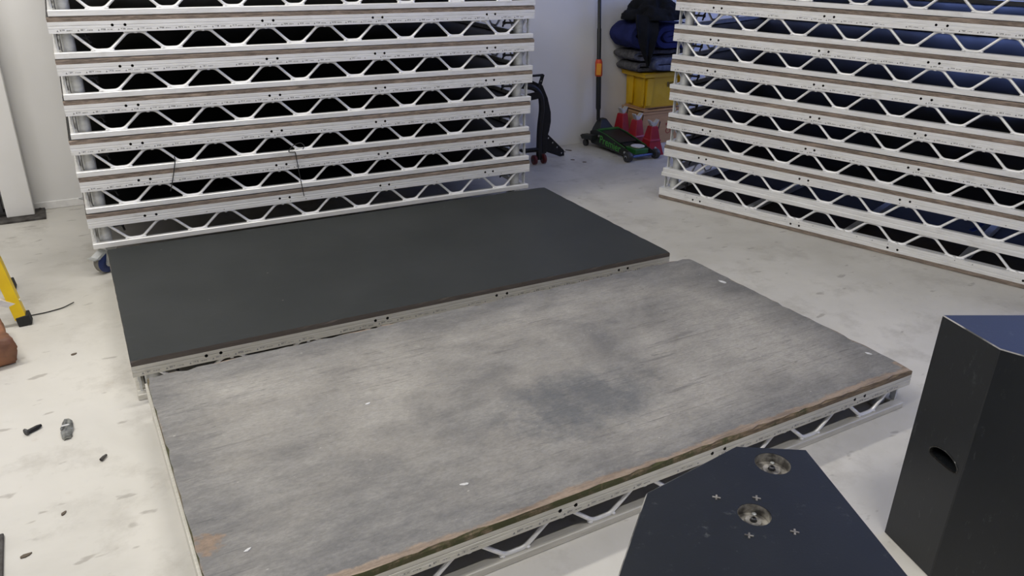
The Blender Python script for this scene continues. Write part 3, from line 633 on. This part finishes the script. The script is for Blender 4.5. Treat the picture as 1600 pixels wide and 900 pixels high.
axle_stand('middle red axle stand with the whitest saddle, behind the trolley jack', 2.745, 2.968, 0.295, 0.10)
axle_stand('frontmost red axle stand beside the white rail stack, arch facing out', 2.780, 2.808, 0.272, -0.06)

# ------------------------------------------------------------------ boxes, crate, blankets
M['card'] = simple('cardboard', (0.52, 0.31, 0.15), (0.46, 0.27, 0.13), 8, 0.8, stretch=(1, 1, 6))
M['red_ink'] = simple('red_print', (0.32, 0.03, 0.02), rough=0.8)
B = thing('cardboard_box', 'brown cardboard box with red print under the yellow crate', 'box', (2.875, 3.055, 0))
MB().box(0, 0.44, 0, 0.283, 0, 0.255).build('carton', M['card'], B, bevel=0.003)
MB().box(-0.006, 0.446, -0.006, 0.286, 0.250, 0.272).build('lid', M['card'], B, bevel=0.003)
for y0, y1, z0, z1, x0, x1 in ((-0.012, 0.06, 0.276, 0.283, 0.0, 0.42), (0.0, 0.27, 0.284, 0.292, -0.02, 0.05), (0.03, 0.28, 0.293, 0.300, 0.02, 0.44)):
    MB().box(x0, x1, y0, y1, z0, z1).build('flap', M['card'], B, bevel=0.002)
o = link('red_lettering', text_mesh('OTT', 0.075, 0.0005, M['red_ink']), B); o.matrix_local = Matrix.Translation((0.250, -0.0008, 0.075)) @ Matrix.Rotation(PI / 2, 4, 'X')
rp = MB()
for i in range(7): rp.box(0.252 + i * 0.017, 0.264 + i * 0.017, -0.001, 0, 0.145 + 0.004 * (i % 2), 0.166 - 0.003 * (i % 3 == 1))
rp.build('red_print_line', M['red_ink'], B)
M['yellow'] = simple('yellow_plastic', (0.68, 0.42, 0.008), (0.58, 0.35, 0.006), 7, 0.42)
M['black_ink'] = simple('black_print', (0.02, 0.018, 0.015), rough=0.7)
C = thing('plastic_crate', 'yellow plastic crate with black letters, holding up the blankets', 'crate', (2.875, 3.055, 0.3005))
def taper(x0, x1, y0, y1, z0, z1, d):
    return [(x0 + d, y0 + d, z0), (x1 - d, y0 + d, z0), (x1 - d, y1, z0), (x0 + d, y1, z0), (x0, y0, z1), (x1, y0, z1), (x1, y1, z1), (x0, y1, z1)]
BF = [(0, 3, 2, 1), (4, 5, 6, 7), (0, 1, 5, 4), (1, 2, 6, 5), (2, 3, 7, 6), (3, 0, 4, 7)]
MB().add(taper(0.01, 0.43, 0.01, 0.275, 0, 0.256, 0.016), BF).build('tub', M['yellow'], C, bevel=0.006)
MB().box(-0.035, 0.46, -0.022, 0.284, 0.252, 0.284).build('rim', M['yellow'], C, bevel=0.006)
MB().box(-0.045, 0.468, -0.030, 0.286, 0.280, 0.290).build('rim_lip', M['yellow'], C, bevel=0.004)
for x0, x1 in ((0.012, 0.085), (0.35, 0.42)):
    MB().add(taper(x0, x1, -0.008, 0.02, 0.02, 0.248, 0.008), BF).build('rib', M['yellow'], C, bevel=0.004)
for y0, y1 in ((0.16, 0.22), (0.015, 0.05)):
    MB().add([(x, y, z) for x, y, z in taper(-0.008, 0.02, y0, y1, 0.02, 0.248, 0.006)], BF).build('rib', M['yellow'], C, bevel=0.004)
o = link('black_lettering', text_mesh('BIS', 0.055, 0.0005, M['black_ink']), C); o.matrix_local = Matrix.Translation((0.232, 0.0085, 0.165)) @ Matrix.Rotation(PI / 2 - 0.06, 4, 'X')

def folded(name, label, mat, path, thick, y0, y1, amp, seed, group=None, jag=0.0):
    """thick cloth folded to a serpentine path in (x, z), stretched along y"""
    pts = round_path([(x, 0, z) for x, z in path], 0.05, 5); fine = [pts[0]]
    for a, c in zip(pts, pts[1:]):
        n = max(1, int((c - a).length / 0.03))
        for k in range(1, n + 1): fine.append(a + (c - a) * k / n)
    pts = fine; nrm = []
    for i in range(len(pts)):
        d = (pts[min(i + 1, len(pts) - 1)] - pts[max(i - 1, 0)]).normalized(); nrm.append(Vector((-d.z, 0, d.x)))
    ring = [(p + n * thick / 2) for p, n in zip(pts, nrm)] + [(p - n * thick / 2) for p, n in reversed(list(zip(pts, nrm)))]
    ny = 16; vs = []; fs = []; m = len(ring); of = Vector((seed * 3.1, seed * 1.7, 0))
    for j in range(ny + 1):
        q = j / ny; y = y0 + (y1 - y0) * q; edge = min(q, 1 - q); pinch = 1.0 - 0.30 * max(0, 1 - edge / 0.06) ** 2
        for i, r in enumerate(ring):
            c = pts[i] if i < len(pts) else pts[m - 1 - i]; p = c + (r - c) * pinch; 
            w = Vector((p.x, y, p.z)); k = noise.noise_vector(w * 9 + of) * amp + noise.noise_vector(w * 24 + of) * amp * 0.4
            jj = jag * noise.noise(Vector((p.x * 12, seed, p.z * 20))) if j in (0, ny) else 0
            vs.append((p.x + k.x, y + k.y + jj, p.z + k.z))
    for j in range(ny):
        for i in range(m): fs.append((j * m + i, j * m + (i + 1) % m, (j + 1) * m + (i + 1) % m, (j + 1) * m + i))
    h = len(pts)
    for j in (0, ny):
        for i in range(h - 1): fs.append((j * m + i, j * m + i + 1, j * m + m - 2 - i, j * m + m - 1 - i))
    o = MB().add(vs, fs).build(name, mat, smooth=True); return tag(o, label, 'blanket', group)
def cloth(name, a, c, sc, bm=0.5):
    return simple(name, a, c, sc, 0.95, bmp=bm, bscale=90, spec=0.15, bdist=0.004)
M['grey_blanket'] = cloth('grey_felt', (0.120, 0.118, 0.125), (0.060, 0.060, 0.066), 40)
M['blue_grey'] = cloth('blue_grey_felt', (0.125, 0.145, 0.215), (0.075, 0.085, 0.135), 30)
M['navy'] = cloth('navy_cloth', (0.020, 0.026, 0.105), (0.014, 0.018, 0.075), 14)
M['black_cloth'] = cloth('black_cloth', (0.012, 0.013, 0.016), (0.007, 0.008, 0.010), 10)
zb_ = 0.596
folded('moving_blanket', 'lower grey felt moving blanket lying on the yellow crate', M['grey_blanket'], [(3.28, zb_ + 0.020), (2.80, zb_ + 0.018), (2.765, zb_ + 0.038), (2.80, zb_ + 0.058), (3.28, zb_ + 0.060)], 0.032, 3.055, 3.325, 0.008, 1, 'folded felt blankets', 0.03)
folded('moving_blanket', 'upper speckled grey blanket folded beneath the navy one', M['grey_blanket'], [(3.28, zb_ + 0.104), (2.78, zb_ + 0.106), (2.735, zb_ + 0.126), (2.78, zb_ + 0.150), (3.28, zb_ + 0.150)], 0.034, 3.055, 3.325, 0.009, 2, 'folded felt blankets', 0.03)
folded('rolled_blanket', 'blue-grey ribbed blanket roll tucked at the front of the pile', M['blue_grey'], [(3.28, zb_ + 0.045), (2.90, zb_ + 0.045), (2.865, zb_ + 0.068), (2.90, zb_ + 0.092), (3.28, zb_ + 0.092)], 0.040, 2.945, 3.03, 0.006, 3)
folded('navy_blanket', 'thick navy blanket folded in a fat loop under the black cloth', M['navy'], [(3.26, 0.848), (3.00, 0.848), (2.97, 0.872), (3.00, 0.894), (3.28, 0.896), (3.30, 0.918), (3.28, 0.936), (2.95, 0.936), (2.90, 0.872), (2.95, 0.804), (3.28, 0.804)], 0.050, 2.99, 3.325, 0.007, 4)
folded('navy_bundle', 'rounded end of dark navy fabric bulging left of the pile', M['navy'], [(2.825, 0.818), (2.75, 0.816), (2.675, 0.88), (2.75, 0.945), (2.825, 0.95)], 0.066, 3.03, 3.32, 0.008, 5)
# crumpled black cloth on top with a hanging tail
bm = bmesh.new(); bmesh.ops.create_icosphere(bm, subdivisions=5, radius=1)
for v in bm.verts:
    p = v.co.copy(); n1 = noise.noise(p * 1.6 + Vector((4, 1, 0))); n2 = abs(noise.noise(p * 3.1 + Vector((1, 7, 2)))); n3 = abs(noise.noise(p * 6.5))
    k = 1 + 0.20 * n1 - 0.26 * n2 - 0.10 * n3; z = p.z * k
    v.co = Vector((p.x * k * 0.275 * (1.12 - 0.25 * max(z, 0)), p.y * k * 0.195, (z * 0.175 if z > 0 else z * 0.012)))
me = bpy.data.meshes.new('cloth_heap'); bm.to_mesh(me); bm.free(); me.materials.append(M['black_cloth']); me.polygons.foreach_set('use_smooth', [True] * len(me.polygons))
H_ = thing('black_cloth', 'crumpled black cloth heaped on top of the blanket pile, tail hanging down', 'cloth', (2.965, 3.145, 1.002)); link('cloth_heap', me, H_)
vs = []; fs = []; nn = 18; mm = 8
for j in range(nn + 1):
    q = j / nn; z = 0.045 - 0.385 * q; w = 0.105 * (1 - q ** 1.7) + 0.004; yy = -0.135 - 0.055 * min(1, q * 3.0) + 0.03 * max(0, q - 0.6); xx = -0.17 - 0.02 * math.sin(q * 4)
    for s in range(2):
        for i in range(mm + 1):
            u = (i / mm - 0.5) * 2; vs.append((xx + u * w, yy + (0.016 if s else 0) - 0.012 * math.cos(u * 5 + q * 3), z + 0.01 * math.sin(u * 4)))
K2 = 2 * (mm + 1)
for j in range(nn):
    for i in range(mm):
        a = j * K2 + i; fs.append((a, a + 1, a + 1 + K2, a + K2)); a += mm + 1; fs.append((a + 1, a, a + K2, a + 1 + K2))
    fs.append((j * K2, j * K2 + K2, j * K2 + K2 + mm + 1, j * K2 + mm + 1)); fs.append((j * K2 + mm, j * K2 + 2 * mm + 1, j * K2 + K2 + 2 * mm + 1, j * K2 + K2 + mm))
MB().add(vs, fs).build('hanging_tail', M['black_cloth'], H_, smooth=True)

# ------------------------------------------------------------------ paddock stand
S = thing('paddock_stand', 'black tubular paddock stand with red wheels upended behind the left stack', 'stand', (1.82, 2.95, 0))
def rel(pts): return [(x - 1.82, y - 2.95, z) for x, y, z in pts]
MB().tube(round_path(rel([(1.800, 2.93, 0.035), (1.797, 2.93, 0.128), (1.797, 2.93, 0.273), (1.812, 2.93, 0.415), (1.800, 2.93, 0.509), (1.747, 2.93, 0.573), (1.60, 2.93, 0.60)]), 0.05), 0.021, 12).build('front_tube', M['black_metal'], S, smooth=True)
bp_ = [(1.865, 0.05), (1.900, 0.06), (1.900, 0.176), (1.918, 0.23), (1.930, 0.30), (1.926, 0.37), (1.893, 0.481), (1.845, 0.575), (1.73, 0.625), (1.60, 0.64), (1.60, 0.60), (1.72, 0.585), (1.80, 0.54), (1.85, 0.45), (1.862, 0.35), (1.855, 0.25)]
MB().extrude([(x - 1.82, z) for x, z in bp_], (0, 0.03, 0), (1, 0, 0), (0, 0, 1), (0, 0.03, 0)).build('side_frame', M['black_metal'], S, bevel=0.006)
me = MB().extrude([(1.905 - 1.82, 0.215), (2.080 - 1.82, 0.055), (2.085 - 1.82, 0.012), (2.045 - 1.82, 0.010), (1.905 - 1.82, 0.065)], (0, 0.062, 0), (1, 0, 0), (0, 0, 1), (0, 0.012, 0)).mesh('foot_plate', M['black_metal'])
c = MB()
for x, z in ((1.935, 0.165), (1.975, 0.125), (2.018, 0.085), (2.062, 0.035)): c.lathe([(0.008, 0.03), (0.008, 0.1)], (x - 1.82, 0, z), 10, 'Y')
link('foot_plate', bool_diff(me, c.mesh('cut', M['black_metal'])), S)
me = MB().extrude([(1.780 - 1.82, 0.560), (1.806 - 1.82, 0.552), (1.838 - 1.82, 0.655), (1.815 - 1.82, 0.664)], (0, 0.0, 0), (1, 0, 0), (0, 0, 1), (0, 0.01, 0)).mesh('hook_plate', M['black_metal'])
c = MB()
for x, z in ((1.803, 0.585), (1.812, 0.612)): c.lathe([(0.006, -0.03), (0.006, 0.05)], (x - 1.82, 0, z), 10, 'Y')
link('hook_plate', bool_diff(me, c.mesh('cut', M['black_metal'])), S)
MB().tube(rel([(1.828, 2.955, 0.654), (1.70, 2.955, 0.654)]), 0.009, 8).build('hook_bar', M['black_metal'], S, smooth=True)
MB().tube(rel([(1.80, 2.93, 0.110), (1.30, 2.93, 0.125)]), 0.017, 10).build('cross_tube', M['black_metal'], S, smooth=True)
MB().bar(rel([(1.775, 2.92, 0.52)])[0], rel([(1.60, 2.92, 0.50)])[0], 0.02, 0.05).build('top_bracket', M['black_metal'], S, bevel=0.003)
M['red_wheel'] = simple('dark_red_wheel', (0.10, 0.012, 0.014), rough=0.5)
for x, y in ((1.757, 2.925), (1.838, 2.925)):
    w = MB().lathe([(0.010, -0.013), (0.030, -0.013), (0.0365, -0.009), (0.0365, 0.009), (0.030, 0.013), (0.010, 0.013)], (x - 1.82, y - 2.95, 0.0365), 20, 'X').build('wheel', M['red_wheel'], S, smooth=True)
    MB().lathe([(0.009, -0.018), (0.009, 0.018)], (x - 1.82, y - 2.95, 0.0365), 10, 'X').build('axle', M['dark_steel'], w)

# ------------------------------------------------------------------ stepladder at the left edge
M['ladder'] = simple('yellow_fibreglass', (0.80, 0.55, 0.01), (0.72, 0.48, 0.01), 12, 0.45)
Ld = thing('stepladder', 'yellow fibreglass stepladder foot at the left edge', 'ladder', (-1.60, 1.66, 0))
def channel(x0, y0, tilt, flip, length, name):
    """U-channel leaning to -x, open side towards -x"""
    d = Vector((-tilt, 0.10, 1)).normalized(); a = Vector((x0, y0, 0.03)); fw = Vector((1, 0, tilt)).normalized(); sd = d.cross(fw).normalized()
    prof = [(-0.030, -0.034), (0.014, -0.034), (0.014, 0.034), (-0.030, 0.034), (-0.030, 0.028), (0.008, 0.028), (0.008, -0.028), (-0.030, -0.028)]
    r = MB().extrude(prof, a, fw, sd, d * length).build(name, M['ladder'], Ld, bevel=0.0015)
    f = MB().bar(a - d * 0.032, a + d * 0.012, 0.052, 0.074, up=tuple(sd)).build('rubber_foot', M['rubber_and_hole_shade'], r, bevel=0.003)
    MB().tube([a + d * 0.075 + fw * 0.012 + sd * 0.0, a + d * 0.075 + fw * 0.017], 0.007, 10).build('rivet', M['zinc'], r)
    MB().tube([a + d * 0.285 + fw * 0.012 + sd * 0.0, a + d * 0.285 + fw * 0.017], 0.007, 10).build('rivet', M['zinc'], r)
    return a, d
a, d = channel(0, 0, 0.16, 1, 1.75, 'rail'); a2, d2 = channel(-0.06, 0.44, 0.16, 1, 1.75, 'rail')
for k in range(6):
    z = 0.28 + k * 0.27; MB().bar(a + d * z + Vector((-0.02, 0.03, 0)), a2 + d2 * z + Vector((-0.02, -0.03, 0)), 0.07, 0.025).build('tread', M['alu'], Ld, bevel=0.002)
MB().bar(a + d * 0.065 + Vector((-0.010, -0.02, 0)), a + Vector((-0.26, -0.02, 0.20)), 0.026, 0.026, up=(0, 1, 0)).build('brace', M['alu'], Ld)

# brown bag beside it
M['bag'] = simple('brown_hide', (0.30, 0.135, 0.065), (0.13, 0.055, 0.03), 9, 0.6, bmp=0.8, bscale=14, bdist=0.01)
bm = bmesh.new(); bmesh.ops.create_cube(bm, size=1); bmesh.ops.subdivide_edges(bm, edges=bm.edges, cuts=14, use_grid_fill=True)
for v in bm.verts:
    p = v.co.copy(); q = Vector((p.x, p.y, p.z)) ; r = max(abs(p.x), abs(p.y)) * 2
    p.z *= 1.0 - 0.25 * max(0, r - 0.6); k = 1 + 0.07 * noise.noise(q * 3.2) + 0.05 * abs(noise.noise(q * 7.0)); bulge = 1 + 0.07 * (0.25 - p.z * p.z) * 4
    v.co = Vector((p.x * 0.36 * k * bulge, p.y * 0.30 * k * bulge, (p.z + 0.5) * 0.120 * (1 + 0.16 * noise.noise(q * 2.5 + Vector((3, 0, 1)))) if p.z > -0.49 else 0))
me = bpy.data.meshes.new('hide'); bm.to_mesh(me); bm.free(); me.materials.append(M['bag']); me.polygons.foreach_set('use_smooth', [True] * len(me.polygons))
Bg = thing('canvas_bag', 'wrinkled brown bag on the floor below the yellow ladder foot', 'bag', (-1.838, 1.375, 0), 0.22); link('hide', me, Bg)
MB().tube(round_path([(-0.02, -0.16, 0.02), (0.03, -0.17, 0.10), (0.01, -0.06, 0.15), (-0.10, 0.0, 0.155)], 0.05), 0.014, 8).build('strap', M['rubber_and_hole_shade'], Bg, smooth=True)
# dark upright at the lower left edge
t = thing('metal_bar', 'dark metal bar standing at the lower left edge', 'bar', (-1.672, 0.055, 0))
MB().box(-0.012, 0.012, -0.19, 0.12, 0, 0.012).build('foot_strip', M['rusty'], t, bevel=0.002)
MB().box(-0.030, -0.006, -0.17, -0.14, 0.012, 0.10).build('upright', M['dark_steel'], t, bevel=0.002)

# ------------------------------------------------------------------ litter on the floor
M['foil'] = simple('crumpled_foil', (0.34, 0.35, 0.34), (0.07, 0.075, 0.075), 30, 0.4, 0.6)
o = thing('broken_plug', 'small black plastic plug lying on the pale floor at left', 'litter', (-1.578, 0.718, 0), 0.55)
MB().lathe([(0.006, -0.026), (0.008, -0.02), (0.008, 0.012), (0.005, 0.026)], (0, 0, 0.008), 10, 'X').build('barrel', M['black_metal'], o, smooth=True)
MB().lathe([(0.012, -0.030), (0.013, -0.026), (0.009, -0.022)], (0, 0, 0.011), 12, 'X').build('flange', M['dark_steel'], o, smooth=True)
o = thing('crumpled_foil', 'crumpled grey foil scrap on the floor left of the worn deck', 'litter', (-1.482, 0.665, 0), 0.06)
vs = []; fs = []
for j in range(9):
    for i in range(6):
        q = j / 8; w = 0.011 + 0.008 * math.sin(q * PI) ; x = (i / 5 - 0.5) * 2 * w; y = (q - 0.5) * 0.115
        vs.append((x + 0.006 * noise.noise(Vector((i, j, 1.3))) + 0.012 * (q - 0.3), y, 0.008 + 0.009 * abs(noise.noise(Vector((i * 1.7, j * 1.1, 4)))) + 0.006 * (1 - (i / 2.5 - 1) ** 2)))
n = len(vs); vs += [(x, y, max(0.0, z - 0.010)) for x, y, z in vs]
idx = lambda j, i: j * 6 + i
for j in range(8):
    for i in range(5): fs.append((idx(j, i), idx(j, i + 1), idx(j + 1, i + 1), idx(j + 1, i))); fs.append((n + idx(j, i), n + idx(j + 1, i), n + idx(j + 1, i + 1), n + idx(j, i + 1)))
    fs.append((idx(j, 0), idx(j + 1, 0), n + idx(j + 1, 0), n + idx(j, 0))); fs.append((idx(j, 5), n + idx(j, 5), n + idx(j + 1, 5), idx(j + 1, 5)))
for i in range(5): fs.append((idx(0, i), n + idx(0, i), n + idx(0, i + 1), idx(0, i + 1))); fs.append((idx(8, i), idx(8, i + 1), n + idx(8, i + 1), n + idx(8, i)))
MB().add(vs, fs).build('foil', M['foil'], o)
MB().box(-0.012, 0.012, 0.010, 0.018, 0.014, 0.018).build('bright_clip', M['white_plastic'], o, bevel=0.002)
tag(MB().tube([(-1.394, 0.424, 0.006), (-1.386, 0.434, 0.008), (-1.377, 0.447, 0.005)], [0.006, 0.005, 0.004], 8).build('screw_stub', M['rusty'], smooth=True), 'small dark screw stub on the floor nearest the worn deck', 'litter')
tag(MB().tube(round_path([(-1.585, 1.72, 0.004), (-1.52, 1.722, 0.004), (-1.45, 1.742, 0.004), (-1.403, 1.775, 0.008)], 0.02), 0.0024, 6).build('thin_wire', M['rubber_and_hole_shade'], smooth=True), 'thin black wire trailing across the floor from the ladder', 'wire')
def chip(label, x, y, s, rz, mat, name='dry_leaf', h=0.004):
    rnd = random.Random(int(x * 1000)); pl = [(math.cos(a) * s * (0.7 + 0.5 * rnd.random()), math.sin(a) * s * 0.45 * (0.6 + 0.6 * rnd.random())) for a in [k * PI / 3.5 for k in range(7)]]
    o = MB().prism(pl, 0, h).build(name, mat); o.location = (x, y, 0); o.rotation_euler = (0, 0, rz); return tag(o, label, 'litter')
M['leaf'] = simple('dry_leaf', (0.12, 0.095, 0.07), rough=0.8)
chip('dark dry leaf scrap on the floor right of the brown bag', -1.432, 1.249, 0.014, 0.4, M['leaf'])
chip('dark splinter on the floor at the bottom left corner', -1.609, 0.057, 0.014, 0.3, M['leaf'], 'wood_splinter')
chip('small dark splinter on the floor between screw stub and bottom edge', -1.510, 0.2, 0.012, 0.9, M['leaf'], 'wood_splinter')
chip('white plastic chip on the shaded floor before the trolley jack', 2.426, 2.881, 0.016, 0.9, M['white_plastic'], 'plastic_chip')
chip('dark twig on the shaded floor by the back wall', 2.235, 3.172, 0.030, -0.9, M['leaf'], 'twig')
chip('shorter dark twig near the paddock stand foot', 2.165, 3.155, 0.022, -0.7, M['leaf'], 'twig')
chip('flat dark scrap on the shaded floor, nearer the paddock stand', 2.097, 2.909, 0.020, -0.5, M['leaf'], 'rubber_scrap')
chip('flat dark scrap on the shaded floor, nearer the trolley jack', 2.140, 2.815, 0.018, -0.5, M['leaf'], 'rubber_scrap')
for i, (x, y, s, lab) in enumerate([(-0.601, 0.097, 0.010, 'white paint fleck on the left half of the worn deck'), (-0.51, -0.425, 0.013, 'largest white chip on the near half of the worn deck'), (1.16, 0.31, 0.022, 'long white flake at the far right edge of the worn deck'), (1.175, -0.455, 0.014, 'white flake by the near right corner of the worn deck'), (-1.10, -0.40, 0.010, 'white fleck by the near left corner of the worn deck')]):
    o = chip(lab, x, y, s, [0.3, -0.2, -1.2, -1.2, 0.4][i], M['white_plastic'], 'paint_fleck', 0.0015); o.location.z = HF + 0.0002
